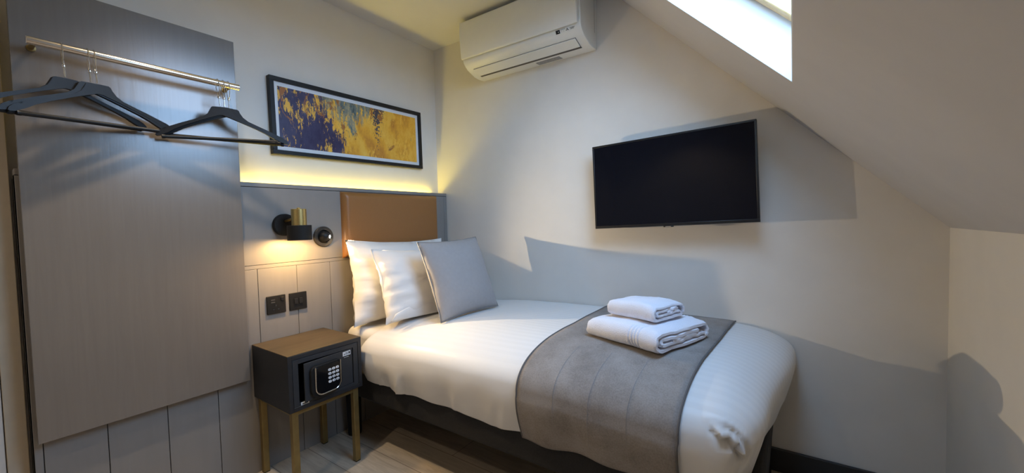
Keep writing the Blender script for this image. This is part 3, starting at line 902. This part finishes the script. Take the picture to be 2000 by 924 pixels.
# ------------------------------------------------------------------ air conditioner
AX0, AX1 = .463, 1.262
ac = thing('air_conditioner', 'white wall mounted air conditioner in the corner under the ceiling', 'air conditioner', ((AX0+AX1)/2, 0, 2.085))
body = [(-.0008, 2.088), (-.0008, 2.392), (-.190, 2.392), (-.208, 2.380), (-.214, 2.300), (-.206, 2.160), (-.200, 2.143), (-.188, 2.128), (-.165, 2.1115), (-.100, 2.0875), (-.055, 2.084)]
fx = lambda a, c, h_: (h_, a, c)
obj('body', prism(B(), body, AX0, AX1, fx), M['acwhite'], ac, bevel=.004, seg=3)
panel = [(-.2145, 2.170), (-.2160, 2.300), (-.2100, 2.386), (-.222, 2.386), (-.236, 2.375), (-.241, 2.300), (-.229, 2.168), (-.222, 2.160), (-.2155, 2.160)]
obj('front_panel', prism(B(), panel, AX0+.003, AX1-.010, fx), M['acwhite'], ac, bevel=.004, seg=3)
# louvre and its shadow slot, laid on the curved underside
def und_pt(s_, off):      # s_ 0..1 from upper front to rear on the two-segment underside
    P = [Vector((-.188, 2.128)), Vector((-.165, 2.1115)), Vector((-.100, 2.0875)), Vector((-.055, 2.084)), Vector((-.001, 2.088))]
    Ls = [(c-a).length for a, c in zip(P, P[1:])]; tot = sum(Ls); d = s_*tot
    for a, c, l in zip(P, P[1:], Ls):
        if d <= l+1e-9:
            q = a.lerp(c, d/l); tdir = (c-a).normalized(); nn = Vector((tdir.y, -tdir.x)); 
            if nn.y > 0: nn = -nn
            return q+nn*off
        d -= l
    return P[-1]
def strip(x0, x1, sa, sb, o0, o1, n=8):
    bm = B(); A = [und_pt(sa+(sb-sa)*k/n, o1) for k in range(n+1)]+[und_pt(sb+(sa-sb)*k/n, o0) for k in range(n+1)]
    prism(bm, [(q.x, q.y) for q in A], x0, x1, fx); return bm
obj('outlet_slot', strip(.5115, 1.2125, .140, .58, .0002, .0012), M['acgrey'], ac)
obj('louvre', strip(.513, 1.211, .145, .47, .0014, .0065), M['acwhite'], ac, bevel=.001)
lb = obj('rating_label', strip(.905, 1.062, .67, .90, .0003, .0009), M['label'], ac, label='small grey printed label underneath')
dsp = lambda x0, x1, z0, z1: box(B(), x0, x1, -.2005-(0), -.2005, z0, z1)
# display window, icons and maker's mark on the lip under the front panel
Pa, Pb = Vector((-.2065, 2.158)), Vector((-.1985, 2.1405))
tl = (Pb-Pa).normalized(); nl = Vector((tl.y, -tl.x)); nl = nl if nl.x < 0 else -nl
def lip(x, v, o_):       # v metres up from the lip centre
    c = (Pa+Pb)/2-tl*v+nl*o_; return (x, c.x, c.y)
bm = box(B(), 1.117, 1.141, -.0095, .0085, .0002, .0008, lambda x, v, o_: lip(x, v, o_)); dwin = obj('display_window', bm, M['gloss'], ac)
obj('indicator', box(B(), 1.130, 1.134, -.003, .001, .0009, .0012, lambda x, v, o_: lip(x, v, o_)), M['white'], dwin)
bm = B()
for k in range(4): box(bm, 1.146+.0068*k, 1.1515+.0068*k, .004, .0085, .0002, .0006, lambda x, v, o_: lip(x, v, o_))
for k in range(2): box(bm, 1.150+.012*k, 1.1512+.012*k, -.008, .002, .0002, .0006, lambda x, v, o_: lip(x, v, o_))
obj('indicator_icons', bm, plain('icon_grey', (.42, .41, .39), .5), ac)
bm = B(); rd = .0046
for k in range(3):
    a = PI/2+k*2*PI/3; d = Vector((math.cos(a), math.sin(a))); e_ = Vector((-d.y, d.x))
    q = [Vector((0, 0)), d*rd+e_*rd*.577, d*rd*2, d*rd-e_*rd*.577]
    prism(bm, [(1.184+p.x*1.15, p.y*.8-.001) for p in q], .0003, .0008, lambda a_, c_, h_: lip(a_, c_, h_))
obj('maker_mark', bm, M['ink'], ac)
bm = text_bm('MITSUBISHI', .0058, lambda a, c, h_: lip(1.2125+a*.95, c+.002, .0007+h_)); t2 = text_bm('ELECTRIC', .0048, lambda a, c, h_: lip(1.2125+a*.95, c-.0035, .0007+h_))
me_ = bpy.data.meshes.new('tmp'); t2.to_mesh(me_); t2.free(); bm.from_mesh(me_); bpy.data.meshes.remove(me_)
obj('maker_name', bm, M['ink'], ac)
bm = B(); box(bm, AX1+.0002, AX1+.0006, -.032, -.030, 2.17, 2.38)
obj('side_seam', bm, M['acgrey'], ac)

# ------------------------------------------------------------------ ceiling downlight (above the board, out of the frame)
dl = thing('downlight', 'round recessed ceiling downlight above the clothes rail', 'downlight', (.55, -1.60, H-.004))
bm = B(); lathe(bm, (.55, -1.60, H-.0005), (0, 0, -1), [(0, .045), (.003, .045), (.004, .042), (.004, .032), (.001, .030)], 40, cap=False); obj('trim_ring', bm, M['white'], dl, smooth=True)
bm = B(); lathe(bm, (.55, -1.60, H-.0006), (0, 0, -1), [(0, .030), (.001, .030), (.001, 0)], 32); obj('lens', bm, M['dlens'], dl)

# ------------------------------------------------------------------ lights
def light(name, kind, loc, energy, col, rot=None, to=None, **kw):
    l = bpy.data.lights.new(name, kind); l.energy = energy; l.color = col
    for k, v in kw.items(): setattr(l, k, v)
    o = bpy.data.objects.new(name, l); COL.objects.link(o); o.location = loc
    if to is not None: o.rotation_euler = (Vector(to)-Vector(loc)).to_track_quat('-Z', 'Y').to_euler()
    elif rot: o.rotation_euler = rot
    return o
LP = bc+ld*.034
light('reading_lamp_light', 'SPOT', LP, 34, (1, .78, .48), to=LP+Vector((.95, .31, -.05)), spot_size=math.radians(108), spot_blend=1.0, shadow_soft_size=.006)
light('wall_lamp_light', 'POINT', (WX, WY, 1.100), 7.5, (1, .62, .23), shadow_soft_size=.016)
light('headboard_strip_light', 'AREA', (.012, -.7075, 1.352), 2.8, (1, .76, .07), rot=(PI, 0, 0), shape='RECTANGLE', size=.012, size_y=1.24)
light('downlight_light', 'SPOT', (.55, -1.60, H-.02), 56, (1, .80, .56), to=(.55, -1.60, 0), spot_size=math.radians(88), spot_blend=1.0, shadow_soft_size=.03)
light('warm_fill_light', 'SPOT', (1.0, -2.75, H-.02), 18, (1, .82, .62), to=(1.0, -2.75, 0), spot_size=math.radians(130), spot_blend=.6, shadow_soft_size=.04)  # added warm fill from behind the camera, no lamp fitting modelled
# sky through the roof window
pc_ = Vector(slope((s0+s1)/2, (ya+yb)/2, .20))
po = light('sky_portal', 'AREA', pc_, 1, (1, 1, 1), to=pc_-Vector((R2, 0, R2)), shape='RECTANGLE', size=1.1, size_y=1.1)
po.data.cycles.is_portal = True
wd = bpy.data.worlds.new('sky'); sc.world = wd; wd.use_nodes = True
nt = wd.node_tree; bg = nt.nodes['Background']
tc = N(nt, 'ShaderNodeTexCoord'); sx = N(nt, 'ShaderNodeSeparateXYZ'); nt.links.new(tc.outputs['Generated'], sx.inputs[0])
c = ramp(nt, sx.outputs['Z'], [(0, (.08, .08, .08)), (.02, (.40, .62, .95)), (.35, (.44, .68, 1.0)), (1, (.40, .64, 1.0))])
nt.links.new(c, bg.inputs['Color']); bg.inputs['Strength'].default_value = 12.0

# ------------------------------------------------------------------ camera
yaw, pit, rol = math.radians(35.005), math.radians(-2.2496), math.radians(-1.4085)
fwd = Vector((-math.sin(yaw)*math.cos(pit), math.cos(yaw)*math.cos(pit), math.sin(pit)))
rt = Vector((math.cos(yaw), math.sin(yaw), 0)); up = rt.cross(fwd)
r2 = rt*math.cos(rol)+up*math.sin(rol); u2 = up*math.cos(rol)-rt*math.sin(rol)
cd = bpy.data.cameras.new('camera'); cam = bpy.data.objects.new('camera', cd); COL.objects.link(cam)
mt = Matrix((r2, u2, -fwd)).transposed().to_4x4(); mt.translation = Vector((2.15, -2.13, 1.158)); cam.matrix_world = mt
cd.sensor_fit = 'HORIZONTAL'; cd.sensor_width = 36; cd.lens = 783.6/2000*36; cd.clip_start = .02
sc.camera = cam

vs = sc.view_settings
vs.view_transform = 'Standard'; vs.look = 'None'; vs.exposure = .33; vs.gamma = 1; vs.use_curve_mapping = False
sc.cycles.use_denoising = True
sc.cycles.max_bounces = 10; sc.cycles.diffuse_bounces = 6; sc.cycles.sample_clamp_indirect = 6
